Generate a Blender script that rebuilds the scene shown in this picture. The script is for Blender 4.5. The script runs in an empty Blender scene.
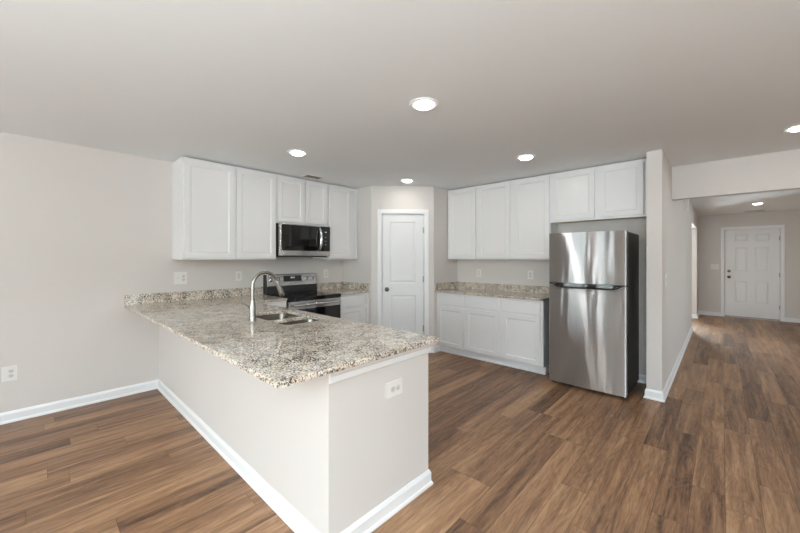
import bpy, bmesh, math, random
from mathutils import Vector, Matrix

random.seed(7)
SC = bpy.context.scene
COL = SC.collection
PI = math.pi
R = math.radians

# ------------------------------------------------------------------ camera
H = 2.445                                   # ceiling height
cam_d = bpy.data.cameras.new('camera')
cam = bpy.data.objects.new('camera', cam_d)
COL.objects.link(cam)
cam.location = (4.4056, 0.0, 1.3868)
cam.rotation_euler = (PI / 2, 0, 0.7521)
cam_d.sensor_width = 36.0
cam_d.lens = 344.0 / 800 * 36.0
cam_d.shift_y = -(266.5 - 258.36) / 800
cam_d.clip_start = 0.05
SC.camera = cam

# ------------------------------------------------------------------ world, daylight, exposure
SC.view_settings.view_transform = 'Standard'
SC.view_settings.look = 'None'
SC.view_settings.gamma = 1.0
SC.view_settings.use_curve_mapping = False
SC.view_settings.exposure = 0.48
SC.cycles.use_denoising = True
SC.cycles.max_bounces = 12
SC.cycles.diffuse_bounces = 8
SC.cycles.sample_clamp_indirect = 6.0
SC.cycles.caustics_reflective = False
SC.cycles.caustics_refractive = False

wd = bpy.data.worlds.new('sky')
SC.world = wd
wd.use_nodes = True
wn = wd.node_tree
wn.nodes.clear()
wo = wn.nodes.new('ShaderNodeOutputWorld')
wb = wn.nodes.new('ShaderNodeBackground')
sk = wn.nodes.new('ShaderNodeTexSky')
sk.sky_type = 'NISHITA'
sk.sun_disc = False
sk.sun_elevation = R(42)
sk.sun_rotation = R(20)
wb.inputs['Strength'].default_value = 0.35
wn.links.new(sk.outputs[0], wb.inputs['Color'])
wn.links.new(wb.outputs[0], wo.inputs['Surface'])


def area(name, loc, rot, sx, sy, power, col):
    d = bpy.data.lights.new(name, 'AREA')
    d.shape = 'RECTANGLE'
    d.size, d.size_y = sx, sy
    d.energy = power
    d.color = col
    o = bpy.data.objects.new(name, d)
    COL.objects.link(o)
    o.location = loc
    o.rotation_euler = rot
    return o


DAY = (0.87, 0.945, 1.0)
# daylight by the patio door and side room window, plus added unseen windows
area('daylight_patio_door', (1.42, -4.42, 1.08), (R(90), 0, 0), 1.75, 2.05, 88, DAY)
area('added_window_light', (5.2, -4.42, 1.45), (R(90), 0, 0), 1.9, 1.5, 95, DAY)  # unseen second window, added for more light in the living room
area('added_right_window_light', (8.37, 1.2, 1.45), (R(90), 0, R(90)), 2.3, 1.5, 16, DAY)  # unseen window added to brighten the faces turned to the right
area('added_dining_window_light', (8.37, 6.6, 1.45), (R(90), 0, R(90)), 1.7, 1.5, 72, DAY)  # shines from an added dining room to brighten the hall
area('daylight_side_room', (2.95, 11.62, 1.45), (R(-90), 0, 0), 1.1, 1.3, 290, DAY)
# added upward fill behind the camera, standing in for a flash off the ceiling
area('ceiling_bounce_fill', (5.8, -2.2, 1.3), (R(180), 0, 0), 3.8, 2.6, 415, (0.82, 0.94, 1.0))

LAMP = 8.0           # emission strength of a recessed lamp's lens
LAMPW = 1.5         # watts of its LED disc
LAMPC = (1.0, 0.965, 0.925)

# ------------------------------------------------------------------ material helpers
def newmat(name):
    m = bpy.data.materials.new(name)
    m.use_nodes = True
    nt = m.node_tree
    b = nt.nodes['Principled BSDF']
    return m, nt, b


def N(nt, typ, **kw):
    n = nt.nodes.new(typ)
    for k, v in kw.items():
        setattr(n, k, v)
    return n


def plain(name, col, rough=0.5, metal=0.0, bump=0.0, bscale=200.0, var=0.0, spec=None):
    m, nt, b = newmat(name)
    b.inputs['Base Color'].default_value = (*col, 1)
    b.inputs['Roughness'].default_value = rough
    b.inputs['Metallic'].default_value = metal
    if spec is not None:
        b.inputs['Specular IOR Level'].default_value = spec
    tc = N(nt, 'ShaderNodeTexCoord')
    if var:
        nz = N(nt, 'ShaderNodeTexNoise')
        nz.inputs['Scale'].default_value = 3.0
        nz.inputs['Detail'].default_value = 3.0
        nt.links.new(tc.outputs['Object'], nz.inputs['Vector'])
        mp = N(nt, 'ShaderNodeMix', data_type='RGBA')
        mp.inputs['A'].default_value = (*[c * (1 - var) for c in col], 1)
        mp.inputs['B'].default_value = (*[min(1, c * (1 + var)) for c in col], 1)
        nt.links.new(nz.outputs['Fac'], mp.inputs['Factor'])
        nt.links.new(mp.outputs['Result'], b.inputs['Base Color'])
    if bump:
        n2 = N(nt, 'ShaderNodeTexNoise')
        n2.inputs['Scale'].default_value = bscale
        n2.inputs['Detail'].default_value = 2.0
        nt.links.new(tc.outputs['Object'], n2.inputs['Vector'])
        bp = N(nt, 'ShaderNodeBump')
        bp.inputs['Strength'].default_value = bump
        bp.inputs['Distance'].default_value = 0.001
        nt.links.new(n2.outputs['Fac'], bp.inputs['Height'])
        nt.links.new(bp.outputs['Normal'], b.inputs['Normal'])
    return m


def emit(name, col, strength):
    m, nt, b = newmat(name)
    b.inputs['Base Color'].default_value = (0.9, 0.9, 0.9, 1)
    b.inputs['Emission Color'].default_value = (*col, 1)
    b.inputs['Emission Strength'].default_value = strength
    return m


def ramp(nt, stops, interp='LINEAR'):
    r = N(nt, 'ShaderNodeValToRGB')
    r.color_ramp.interpolation = interp
    e = r.color_ramp.elements
    while len(e) < len(stops):
        e.new(0.5)
    for x, (p, c) in zip(e, stops):
        x.position = p
        x.color = (*c, 1)
    return r


def math_node(nt, op, a, b=None, c=None):
    n = N(nt, 'ShaderNodeMath', operation=op)
    for i, v in enumerate((a, b, c)):
        if v is None:
            continue
        if isinstance(v, (int, float)):
            n.inputs[i].default_value = v
        else:
            nt.links.new(v, n.inputs[i])
    return n.outputs[0]


def make_floor():
    m, nt, b = newmat('vinyl_plank')
    L = nt.links.new
    tc = N(nt, 'ShaderNodeTexCoord')
    sp = N(nt, 'ShaderNodeSeparateXYZ')
    L(tc.outputs['Object'], sp.inputs[0])
    PW, PL = 0.148, 1.22
    u = math_node(nt, 'DIVIDE', math_node(nt, 'ADD', sp.outputs['X'], 20.0), PW)
    row = math_node(nt, 'FLOOR', u)
    fu = math_node(nt, 'FRACT', u)
    wn1 = N(nt, 'ShaderNodeTexWhiteNoise', noise_dimensions='1D')
    L(row, wn1.inputs['W'])
    v = math_node(nt, 'ADD', math_node(nt, 'DIVIDE', math_node(nt, 'ADD', sp.outputs['Y'], 30.0), PL),
                  math_node(nt, 'MULTIPLY', wn1.outputs['Value'], 7.0))
    colm = math_node(nt, 'FLOOR', v)
    fv = math_node(nt, 'FRACT', v)
    cb = N(nt, 'ShaderNodeCombineXYZ')
    L(row, cb.inputs[0]); L(colm, cb.inputs[1])
    wn2 = N(nt, 'ShaderNodeTexWhiteNoise', noise_dimensions='2D')
    L(cb.outputs[0], wn2.inputs['Vector'])
    # grain coordinates: shifted per plank, stretched along the plank
    sc = N(nt, 'ShaderNodeVectorMath', operation='MULTIPLY')
    L(tc.outputs['Object'], sc.inputs[0])
    sc.inputs[1].default_value = (1.0, 0.065, 1.0)
    of = N(nt, 'ShaderNodeVectorMath', operation='MULTIPLY')
    L(wn2.outputs['Color'], of.inputs[0])
    of.inputs[1].default_value = (37.0, 23.0, 11.0)
    ad = N(nt, 'ShaderNodeVectorMath', operation='ADD')
    L(sc.outputs[0], ad.inputs[0]); L(of.outputs[0], ad.inputs[1])
    g1 = N(nt, 'ShaderNodeTexNoise')
    g1.inputs['Scale'].default_value = 21.0
    g1.inputs['Detail'].default_value = 5.0
    g1.inputs['Roughness'].default_value = 0.6
    g1.inputs['Distortion'].default_value = 0.6
    L(ad.outputs[0], g1.inputs['Vector'])
    g2 = N(nt, 'ShaderNodeTexNoise')
    g2.inputs['Scale'].default_value = 150.0
    g2.inputs['Detail'].default_value = 3.0
    g2.inputs['Roughness'].default_value = 0.7
    L(ad.outputs[0], g2.inputs['Vector'])
    # cathedral figure: long loops, only in places
    sc3 = N(nt, 'ShaderNodeVectorMath', operation='MULTIPLY')
    L(ad.outputs[0], sc3.inputs[0])
    sc3.inputs[1].default_value = (1.0, 2.4, 1.0)
    g3 = N(nt, 'ShaderNodeTexNoise')
    g3.inputs['Scale'].default_value = 7.0
    g3.inputs['Detail'].default_value = 1.5
    g3.inputs['Distortion'].default_value = 0.4
    L(sc3.outputs[0], g3.inputs['Vector'])
    ringv = math_node(nt, 'FRACT', math_node(nt, 'MULTIPLY', g3.outputs['Fac'], 17.0))
    ringv = math_node(nt, 'ABSOLUTE', math_node(nt, 'SUBTRACT', ringv, 0.5))
    # knots: small dark spots
    g4 = N(nt, 'ShaderNodeTexNoise')
    g4.inputs['Scale'].default_value = 6.0
    g4.inputs['Detail'].default_value = 2.0
    L(ad.outputs[0], g4.inputs['Vector'])
    grain = math_node(nt, 'ADD', math_node(nt, 'MULTIPLY', g1.outputs['Fac'], 0.46),
                      math_node(nt, 'ADD', math_node(nt, 'MULTIPLY', g2.outputs['Fac'], 0.30),
                                math_node(nt, 'ADD', math_node(nt, 'MULTIPLY', ringv, 0.07), math_node(nt, 'MULTIPLY', g4.outputs['Fac'], 0.20))))
    tone = math_node(nt, 'ADD', grain,
                     math_node(nt, 'MULTIPLY', math_node(nt, 'SUBTRACT', wn2.outputs['Value'], 0.5), 0.13))
    rp = ramp(nt, [(0.33, (0.053, 0.026, 0.014)), (0.42, (0.155, 0.079, 0.042)),
                   (0.53, (0.300, 0.162, 0.085)), (0.68, (0.50, 0.300, 0.163))])
    L(tone, rp.inputs[0])
    # seams
    e1 = math_node(nt, 'MINIMUM', fu, math_node(nt, 'SUBTRACT', 1.0, fu))
    e2 = math_node(nt, 'MULTIPLY', math_node(nt, 'MINIMUM', fv, math_node(nt, 'SUBTRACT', 1.0, fv)), PL / PW)
    e = math_node(nt, 'MINIMUM', e1, e2)
    seam = math_node(nt, 'LESS_THAN', e, 0.009)
    mx = N(nt, 'ShaderNodeMix', data_type='RGBA')
    L(math_node(nt, 'MULTIPLY', seam, 0.55), mx.inputs['Factor'])
    L(rp.outputs[0], mx.inputs['A'])
    mx.inputs['B'].default_value = (0.03, 0.018, 0.012, 1)
    L(mx.outputs['Result'], b.inputs['Base Color'])
    rr = math_node(nt, 'ADD', 0.30, math_node(nt, 'MULTIPLY', g2.outputs['Fac'], 0.22))
    L(rr, b.inputs['Roughness'])
    bp = N(nt, 'ShaderNodeBump')
    bp.inputs['Strength'].default_value = 0.25
    bp.inputs['Distance'].default_value = 0.002
    L(math_node(nt, 'SUBTRACT', grain, seam), bp.inputs['Height'])
    L(bp.outputs['Normal'], b.inputs['Normal'])
    return m


def make_granite():
    m, nt, b = newmat('granite')
    L = nt.links.new
    tc = N(nt, 'ShaderNodeTexCoord')

    def noise(scale, detail, rough, dist=0.0, off=0.0):
        mp = N(nt, 'ShaderNodeMapping')
        mp.inputs['Location'].default_value = (off, off * 1.7, off * 0.6)
        L(tc.outputs['Object'], mp.inputs['Vector'])
        n = N(nt, 'ShaderNodeTexNoise')
        n.inputs['Scale'].default_value = scale
        n.inputs['Detail'].default_value = detail
        n.inputs['Roughness'].default_value = rough
        n.inputs['Distortion'].default_value = dist
        L(mp.outputs[0], n.inputs['Vector'])
        return n.outputs['Fac']
    base = ramp(nt, [(0.30, (0.50, 0.40, 0.31)), (0.42, (0.76, 0.65, 0.53)), (0.56, (0.86, 0.78, 0.68)), (0.8, (0.90, 0.86, 0.80))])
    L(noise(22, 5, 0.7, 0.6), base.inputs[0])
    # taupe grey blotches
    bl = ramp(nt, [(0.52, (0, 0, 0)), (0.62, (1, 1, 1))])
    L(noise(46, 4, 0.7, 0.9, 3.1), bl.inputs[0])
    m1 = N(nt, 'ShaderNodeMix', data_type='RGBA')
    L(math_node(nt, 'MULTIPLY', bl.outputs[0], 0.4), m1.inputs['Factor'])
    L(base.outputs[0], m1.inputs['A'])
    m1.inputs['B'].default_value = (0.29, 0.25, 0.22, 1)
    # grains: cells with a brightness of their own
    vo = N(nt, 'ShaderNodeTexVoronoi')
    vo.inputs['Scale'].default_value = 170.0
    L(tc.outputs['Object'], vo.inputs['Vector'])
    sc = N(nt, 'ShaderNodeSeparateColor')
    L(vo.outputs['Color'], sc.inputs[0])
    g = ramp(nt, [(0.0, (0.45, 0.45, 0.45)), (0.25, (0.86, 0.85, 0.84)), (1.0, (1.0, 1.0, 1.0))])
    L(sc.outputs[0], g.inputs[0])
    m2 = N(nt, 'ShaderNodeMix', data_type='RGBA', blend_type='MULTIPLY')
    m2.inputs['Factor'].default_value = 0.8
    L(m1.outputs['Result'], m2.inputs['A'])
    L(g.outputs[0], m2.inputs['B'])
    # black mica specks, clustered
    sp = ramp(nt, [(0.535, (0, 0, 0)), (0.572, (1, 1, 1))])
    L(math_node(nt, 'ADD', math_node(nt, 'MULTIPLY', noise(115, 3, 0.65, 0.4, 7.7), 0.84),
                math_node(nt, 'MULTIPLY', noise(13, 2, 0.5, 0.0, 1.3), 0.21)), sp.inputs[0])
    m3 = N(nt, 'ShaderNodeMix', data_type='RGBA')
    L(math_node(nt, 'MULTIPLY', sp.outputs[0], 0.92), m3.inputs['Factor'])
    L(m2.outputs['Result'], m3.inputs['A'])
    m3.inputs['B'].default_value = (0.040, 0.036, 0.034, 1)
    L(m3.outputs['Result'], b.inputs['Base Color'])
    b.inputs['Roughness'].default_value = 0.06
    return m


def make_steel(name, col=(0.60, 0.60, 0.60), rough=0.24, wav=0.0, aniso=0.7, grain=0.06):
    m, nt, b0 = newmat(name)
    L = nt.links.new
    nt.nodes.remove(b0)
    b = N(nt, 'ShaderNodeBsdfAnisotropic')
    b.inputs['Color'].default_value = (*col, 1)
    b.inputs['Anisotropy'].default_value = aniso
    b.inputs['Rotation'].default_value = 0.0
    L(b.outputs[0], nt.nodes['Material Output'].inputs['Surface'])
    tg = N(nt, 'ShaderNodeTangent', direction_type='RADIAL', axis='Z')
    L(tg.outputs[0], b.inputs['Tangent'])
    tc = N(nt, 'ShaderNodeTexCoord')
    mp = N(nt, 'ShaderNodeMapping')
    mp.inputs['Scale'].default_value = (4.0, 4.0, 260.0)
    L(tc.outputs['Object'], mp.inputs['Vector'])
    n1 = N(nt, 'ShaderNodeTexNoise')
    n1.inputs['Scale'].default_value = 1.0
    n1.inputs['Detail'].default_value = 3.0
    L(mp.outputs[0], n1.inputs['Vector'])
    rr = math_node(nt, 'ADD', rough - grain / 2, math_node(nt, 'MULTIPLY', n1.outputs['Fac'], grain))
    L(rr, b.inputs['Roughness'])
    if wav:
        mp2 = N(nt, 'ShaderNodeMapping')
        mp2.inputs['Scale'].default_value = (9.0, 0.0, 1.3)
        L(tc.outputs['Object'], mp2.inputs['Vector'])
        n2 = N(nt, 'ShaderNodeTexNoise')
        n2.inputs['Scale'].default_value = 1.0
        n2.inputs['Detail'].default_value = 1.0
        L(mp2.outputs[0], n2.inputs['Vector'])
        bp = N(nt, 'ShaderNodeBump')
        bp.inputs['Strength'].default_value = 1.0
        bp.inputs['Distance'].default_value = wav
        L(n2.outputs['Fac'], bp.inputs['Height'])
        L(bp.outputs['Normal'], b.inputs['Normal'])
    return m


def make_pane():
    m, nt, b = newmat('window_glass')
    nt.nodes.remove(b)
    out = nt.nodes['Material Output']
    t = N(nt, 'ShaderNodeBsdfTransparent')
    t.inputs[0].default_value = (0.97, 0.98, 0.97, 1)
    g = N(nt, 'ShaderNodeBsdfGlossy')
    g.inputs['Roughness'].default_value = 0.02
    f = N(nt, 'ShaderNodeFresnel')
    f.inputs[0].default_value = 1.45
    mx = N(nt, 'ShaderNodeMixShader')
    nt.links.new(f.outputs[0], mx.inputs[0])
    nt.links.new(t.outputs[0], mx.inputs[1])
    nt.links.new(g.outputs[0], mx.inputs[2])
    nt.links.new(mx.outputs[0], out.inputs['Surface'])
    return m


M = dict(
    wall=plain('wall_paint', (0.645, 0.612, 0.583), 0.6, bump=0.08, bscale=260),
    ceiling=plain('ceiling_paint', (0.80, 0.83, 0.845), 0.9, bump=0.15, bscale=160),
    trim=plain('white_trim_paint', (0.80, 0.805, 0.81), 0.35),
    door=plain('white_door_paint', (0.76, 0.765, 0.77), 0.4, bump=0.05, bscale=120),
    cab=plain('white_cabinet_paint', (0.745, 0.745, 0.745), 0.26),
    cabin=plain('cabinet_underside', (0.72, 0.58, 0.34), 0.6),
    plate=plain('outlet_plastic', (0.76, 0.745, 0.72), 0.4),
    socket=plain('socket_plastic', (0.62, 0.60, 0.57), 0.4),
    slot=plain('socket_slot', (0.05, 0.05, 0.05), 0.6),
    floor=make_floor(),
    granite=make_granite(),
    steel=make_steel('stainless_steel', (0.68, 0.68, 0.685), rough=0.27, wav=0.0022, aniso=0.9, grain=0.0),
    steel2=make_steel('appliance_stainless', rough=0.24),
    chrome=plain('chrome', (0.75, 0.75, 0.76), 0.12, 1.0),
    nickel=plain('brushed_nickel', (0.36, 0.345, 0.32), 0.27, 1.0),
    basin=plain('basin_steel', (0.20, 0.18, 0.15), 0.25, 1.0),
    black=plain('black_plastic', (0.012, 0.012, 0.013), 0.35),
    glass=plain('black_glass', (0.008, 0.007, 0.007), 0.04),
    ctop=plain('black_ceramic_glass', (0.010, 0.009, 0.009), 0.06),
    ring=plain('burner_marking', (0.09, 0.09, 0.09), 0.2),
    charcoal=plain('charcoal_cabinet_steel', (0.016, 0.015, 0.0145), 0.4, 0.0),
    mark=plain('white_marking', (0.75, 0.77, 0.78), 0.4),
    dark=plain('dark_gap', (0.02, 0.02, 0.02), 0.9),
    vent=plain('register_paint', (0.74, 0.72, 0.69), 0.5),
    louver=plain('louver_shade', (0.30, 0.29, 0.26), 0.6),  # slats coloured dark to paint in the shade between them
    ventdark=plain('register_throat_shade', (0.12, 0.11, 0.10), 0.8),  # dark colour stands for the shade inside the duct
    bronze=plain('dark_nickel_knob', (0.10, 0.09, 0.08), 0.28, 1.0),
    hinge=plain('satin_hinge', (0.40, 0.39, 0.37), 0.35, 1.0),
    lens=emit('lamp_lens', LAMPC, LAMP),
    pane=make_pane(),
    sill=plain('threshold_metal', (0.45, 0.42, 0.38), 0.4, 1.0),
)

# ------------------------------------------------------------------ mesh helpers
def bm_box(bm, x0, x1, y0, y1, z0, z1):
    vs = [bm.verts.new(p) for p in ((x0, y0, z0), (x1, y0, z0), (x1, y1, z0), (x0, y1, z0),
                                    (x0, y0, z1), (x1, y0, z1), (x1, y1, z1), (x0, y1, z1))]
    for f in ((3, 2, 1, 0), (4, 5, 6, 7), (0, 1, 5, 4), (1, 2, 6, 5), (2, 3, 7, 6), (3, 0, 4, 7)):
        bm.faces.new([vs[i] for i in f])


def bm_poly(bm, pts, z0, z1):
    """plan polygon (counter-clockwise) extruded from z0 to z1"""
    a = [bm.verts.new((x, y, z0)) for x, y in pts]
    b = [bm.verts.new((x, y, z1)) for x, y in pts]
    n = len(pts)
    bm.faces.new(a[::-1]); bm.faces.new(b)
    for i in range(n):
        j = (i + 1) % n
        bm.faces.new((a[i], a[j], b[j], b[i]))


def bm_loft(bm, loops, cap0=True, cap1=True, closed=True):
    rows = [[bm.verts.new(p) for p in lp] for lp in loops]
    n = len(rows[0])
    for r0, r1 in zip(rows, rows[1:]):
        for i in range(n if closed else n - 1):
            j = (i + 1) % n
            bm.faces.new((r0[i], r0[j], r1[j], r1[i]))
    if cap0:
        bm.faces.new(rows[0][::-1])
    if cap1:
        bm.faces.new(rows[-1])
    return rows


def circle(c, r, axis, n=24, ph=0.0):
    ax = Vector(axis).normalized()
    t = Vector((0, 0, 1)) if abs(ax.z) < 0.9 else Vector((1, 0, 0))
    u = ax.cross(t).normalized()
    v = ax.cross(u)
    return [tuple(Vector(c) + u * (r * math.cos(2 * PI * i / n + ph)) + v * (r * math.sin(2 * PI * i / n + ph))) for i in range(n)]


def bm_lathe(bm, prof, origin=(0, 0, 0), axis=(0, 0, 1), n=24, cap0=True, cap1=True):
    """prof: (radius, distance along axis)"""
    ax = Vector(axis).normalized()
    bm_loft(bm, [circle(Vector(origin) + ax * h, max(r, 1e-4), axis, n) for r, h in prof], cap0, cap1)


def bm_tube(bm, pts, rad, n=16):
    pts = [Vector(p) for p in pts]
    rad = rad if isinstance(rad, (list, tuple)) else [rad] * len(pts)
    t0 = (pts[1] - pts[0]).normalized()
    ref = Vector((1, 0, 0)) if abs(t0.x) < 0.9 else Vector((0, 1, 0))
    u = t0.cross(ref).normalized()
    loops = []
    for i, p in enumerate(pts):
        t = (pts[min(i + 1, len(pts) - 1)] - pts[max(i - 1, 0)]).normalized()
        u = (u - t * u.dot(t)).normalized()
        v = t.cross(u)
        loops.append([tuple(p + u * (rad[i] * math.cos(2 * PI * k / n)) + v * (rad[i] * math.sin(2 * PI * k / n))) for k in range(n)])
    bm_loft(bm, loops)


def bm_sweep(bm, path, prof):
    """profile of (offset to the right of the walking direction, z) swept along an open plan path with mitres"""
    path = [Vector(p) for p in path]
    loops = []
    for i, p in enumerate(path):
        d0 = (path[i] - path[i - 1]).normalized() if i else None
        d1 = (path[i + 1] - path[i]).normalized() if i < len(path) - 1 else None
        rt = lambda d: Vector((d.y, -d.x))
        if d0 is None:
            m = rt(d1)
        elif d1 is None:
            m = rt(d0)
        else:
            a, b = rt(d0), rt(d1)
            m = (a + b) / (1 + a.dot(b))
        loops.append([(p.x + m.x * o, p.y + m.y * o, z) for o, z in prof])
    bm_loft(bm, loops)


def rrect(x0, x1, y0, y1, z, r, k=5):
    pts = []
    for cx, cy, a0 in ((x1 - r, y0 + r, -90), (x1 - r, y1 - r, 0), (x0 + r, y1 - r, 90), (x0 + r, y0 + r, 180)):
        for i in range(k + 1):
            a = R(a0 + 90 * i / k)
            pts.append((cx + r * math.cos(a), cy + r * math.sin(a), z))
    return pts


def link(name, bm, mat, parent=None, bevel=0.0, smooth=False, seg=2):
    bmesh.ops.recalc_face_normals(bm, faces=bm.faces[:])
    me = bpy.data.meshes.new(name)
    bm.to_mesh(me)
    bm.free()
    mats = mat if isinstance(mat, (list, tuple)) else [mat]
    for mm in mats:
        me.materials.append(mm)
    if smooth:
        for p in me.polygons:
            p.use_smooth = True
    o = bpy.data.objects.new(name, me)
    COL.objects.link(o)
    if parent is not None:
        o.parent = parent
    if bevel:
        md = o.modifiers.new('edge', 'BEVEL')
        md.width = bevel
        md.segments = seg
        md.limit_method = 'ANGLE'
        md.angle_limit = R(35)
    if smooth:
        try:
            me.set_sharp_from_angle(angle=R(40))
        except Exception:
            pass
    return o


def box_obj(name, dims, mat, parent=None, bevel=0.0):
    bm = bmesh.new()
    for d in (dims if isinstance(dims[0], (list, tuple)) else [dims]):
        bm_box(bm, *d)
    return link(name, bm, mat, parent, bevel)


def thing(name, label, cat, loc=(0, 0, 0), rz=0.0, group=None, kind=None):
    o = bpy.data.objects.new(name, None)
    o.empty_display_size = 0.1
    COL.objects.link(o)
    o.location = loc
    o.rotation_euler = (0, 0, rz)
    o['label'] = label
    o['category'] = cat
    if group:
        o['group'] = group
    if kind:
        o['kind'] = kind
    return o


def tag(o, label, cat, group=None, kind=None):
    o['label'] = label
    o['category'] = cat
    if group:
        o['group'] = group
    if kind:
        o['kind'] = kind
    return o


def struct(name, bm, mat, label, cat, bevel=0.0):
    return tag(link(name, bm, mat, None, bevel), label, cat, kind='structure')


def dup(root, loc, rz, label):
    r = root.copy()
    COL.objects.link(r)
    r.location = loc
    r.rotation_euler = (0, 0, rz)
    r['label'] = label
    for ch in list(root.children):
        c = ch.copy()
        COL.objects.link(c)
        c.parent = r
        for g in list(ch.children):
            d = g.copy()
            COL.objects.link(d)
            d.parent = c
    return r


def boxes(*ds):
    bm = bmesh.new()
    for d in ds:
        bm_box(bm, *d)
    return bm


def panelled(bm, w, h, y_front, y_back, panels, rings, x0=0.0, z0=0.0):
    """a slab w x h facing -y whose panels are sunk by nested rings of (inset, depth)"""
    xs = sorted({0.0, w, *[p[0] for p in panels], *[p[1] for p in panels]})
    zs = sorted({0.0, h, *[p[2] for p in panels], *[p[3] for p in panels]})
    P = lambda x, d, z: bm.verts.new((x0 + x, y_front + d, z0 + z))

    def quad(a, b, c, d):
        bm.faces.new((a, b, c, d))
    for i in range(len(xs) - 1):
        for j in range(len(zs) - 1):
            xa, xb, za, zb = xs[i], xs[i + 1], zs[j], zs[j + 1]
            cx, cz = (xa + xb) / 2, (za + zb) / 2
            if any(p[0] < cx < p[1] and p[2] < cz < p[3] for p in panels):
                continue
            quad(P(xa, 0, za), P(xb, 0, za), P(xb, 0, zb), P(xa, 0, zb))
    for (a, b, c, d) in panels:
        prev = [(a, 0, c), (b, 0, c), (b, 0, d), (a, 0, d)]
        for ins, dep in rings:
            cur = [(a + ins, dep, c + ins), (b - ins, dep, c + ins), (b - ins, dep, d - ins), (a + ins, dep, d - ins)]
            for k in range(4):
                l = (k + 1) % 4
                quad(P(*prev[k]), P(*prev[l]), P(*cur[l]), P(*cur[k]))
            prev = cur
        quad(*[P(*p) for p in prev])
    D = y_back - y_front
    quad(P(0, D, 0), P(0, D, h), P(w, D, h), P(w, D, 0))
    quad(P(0, 0, 0), P(0, 0, h), P(0, D, h), P(0, D, 0))
    quad(P(w, 0, 0), P(w, D, 0), P(w, D, h), P(w, 0, h))
    quad(P(0, 0, 0), P(0, D, 0), P(w, D, 0), P(w, 0, 0))
    quad(P(0, 0, h), P(w, 0, h), P(w, D, h), P(0, D, h))
    bmesh.ops.remove_doubles(bm, verts=bm.verts[:], dist=1e-5)


# ------------------------------------------------------------------ key dimensions
YP = 0.928                     # living-side face of the peninsula wall
XE, YPB = 3.0896, 1.661        # peninsula end face, its kitchen-side edge
YB = 4.652                     # kitchen back wall
A = Vector((0.681, 3.373))     # pantry wall, left corner
B = Vector((1.312, 4.033))     # pantry wall, right corner
XW0, XW1, YW = 3.8575, 3.982, 4.176     # wing wall beside the fridge
YH, ZH = 5.068, 2.07           # header over the hall
YD = 11.283                    # front wall with the entry door
XHR = 5.75                     # right wall of the hall
OP0, OP1 = 8.68, 10.5          # opening in the hall's left wall
YBACK, XR = -4.25, 8.2         # living room behind the camera

# ------------------------------------------------------------------ shell
struct('floor', boxes((-0.12, XR + 0.12, YBACK - 0.12, YD + 0.12, -0.1, 0.0)), M['floor'],
       'brown wood-look plank floor running towards the front door', 'floor')
struct('ceiling', boxes((-0.12, XR + 0.12, YBACK - 0.12, YD + 0.12, H, H + 0.1)), M['ceiling'],
       'flat off-white ceiling over kitchen and hall', 'ceiling')
struct('wall_left', boxes((-0.12, 0, YBACK, YB + 0.12, 0, H)), M['wall'],
       'greige painted wall behind the range and microwave', 'wall')
struct('wall_kitchen', boxes((0, XW0, YB, YB + 0.12, 0, H)), M['wall'],
       'greige back wall behind the refrigerator and lower cabinets', 'wall')
# pantry: two short returns and the slanted wall around its door
ang = math.atan2((B - A).y, (B - A).x)
LP = (B - A).length
bm = bmesh.new()
bm_box(bm, 0, A.x, A.y, A.y + 0.11, 0, H)
bm_box(bm, B.x - 0.11, B.x, B.y, YB, 0, H)
rot = Matrix.Translation((A.x, A.y, 0)) @ Matrix.Rotation(ang, 4, 'Z')
b2 = bmesh.new()
D0, D1, DZ = 0.150, 0.773, 2.042
bm_box(b2, 0, D0, 0, 0.11, 0, H)
bm_box(b2, D1, LP, 0, 0.11, 0, H)
bm_box(b2, D0, D1, 0, 0.11, DZ, H)
bmesh.ops.transform(b2, matrix=rot, verts=b2.verts[:])
tmp = bpy.data.meshes.new('tmp'); b2.to_mesh(tmp); b2.free(); bm.from_mesh(tmp); bpy.data.meshes.remove(tmp)
struct('wall_pantry', bm, M['wall'], 'slanted greige corner wall around the white pantry door', 'wall')
struct('wall_wing', boxes((XW0, XW1, YW, OP0, 0, H), (XW0, XW1, OP0, OP1, 2.08, H), (XW0, XW1, OP1, YD, 0, H)), M['wall'],
       'greige wing wall right of the refrigerator running into the hall', 'wall')
struct('wall_header', boxes((XW1, XHR, YH, YH + 0.12, ZH, H)), M['wall'],
       'greige drop header across the hall entrance', 'wall')
struct('wall_entry', boxes((1.4, 2.4, YD, YD + 0.12, 0, H), (3.5, 4.451, YD, YD + 0.12, 0, H), (2.4, 3.5, YD, YD + 0.12, 0, 0.8),
                           (2.4, 3.5, YD, YD + 0.12, 2.1, H), (5.350, XHR + 0.12, YD, YD + 0.12, 0, H),
                           (4.451, 5.350, YD, YD + 0.12, 2.065, H)), M['wall'],
       'greige end wall of the hall around the front door', 'wall')
struct('wall_hall_right', boxes((XHR, XHR + 0.12, 8.2, YD, 0, H), (XHR, XR, YH, YH + 0.12, 0, H), (XHR, XHR + 0.12, YH + 0.12, 8.2, 2.2, H)), M['wall'],
       'greige right-hand wall of the hall', 'wall')
struct('wall_right', boxes((XR, XR + 0.12, YBACK, 0.05, 0, H), (XR, XR + 0.12, 2.35, YH + 0.12, 0, H),
                           (XR, XR + 0.12, 0.05, 2.35, 0, 0.7), (XR, XR + 0.12, 0.05, 2.35, 2.15, H)), M['wall'], 'greige right wall of the living room', 'wall')
struct('wall_added_dining', boxes((XHR + 0.12, XR, 8.2, 8.32, 0, H), (XR, XR + 0.12, YH + 0.12, 5.75, 0, H), (XR, XR + 0.12, 7.45, 8.32, 0, H),  # unseen dining room, added so that its window lights the hall
                            (XR, XR + 0.12, 5.75, 7.45, 0, 0.7), (XR, XR + 0.12, 5.75, 7.45, 2.15, H)), M['wall'], 'greige walls of the dining room added right of the hall for light', 'wall')
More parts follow.
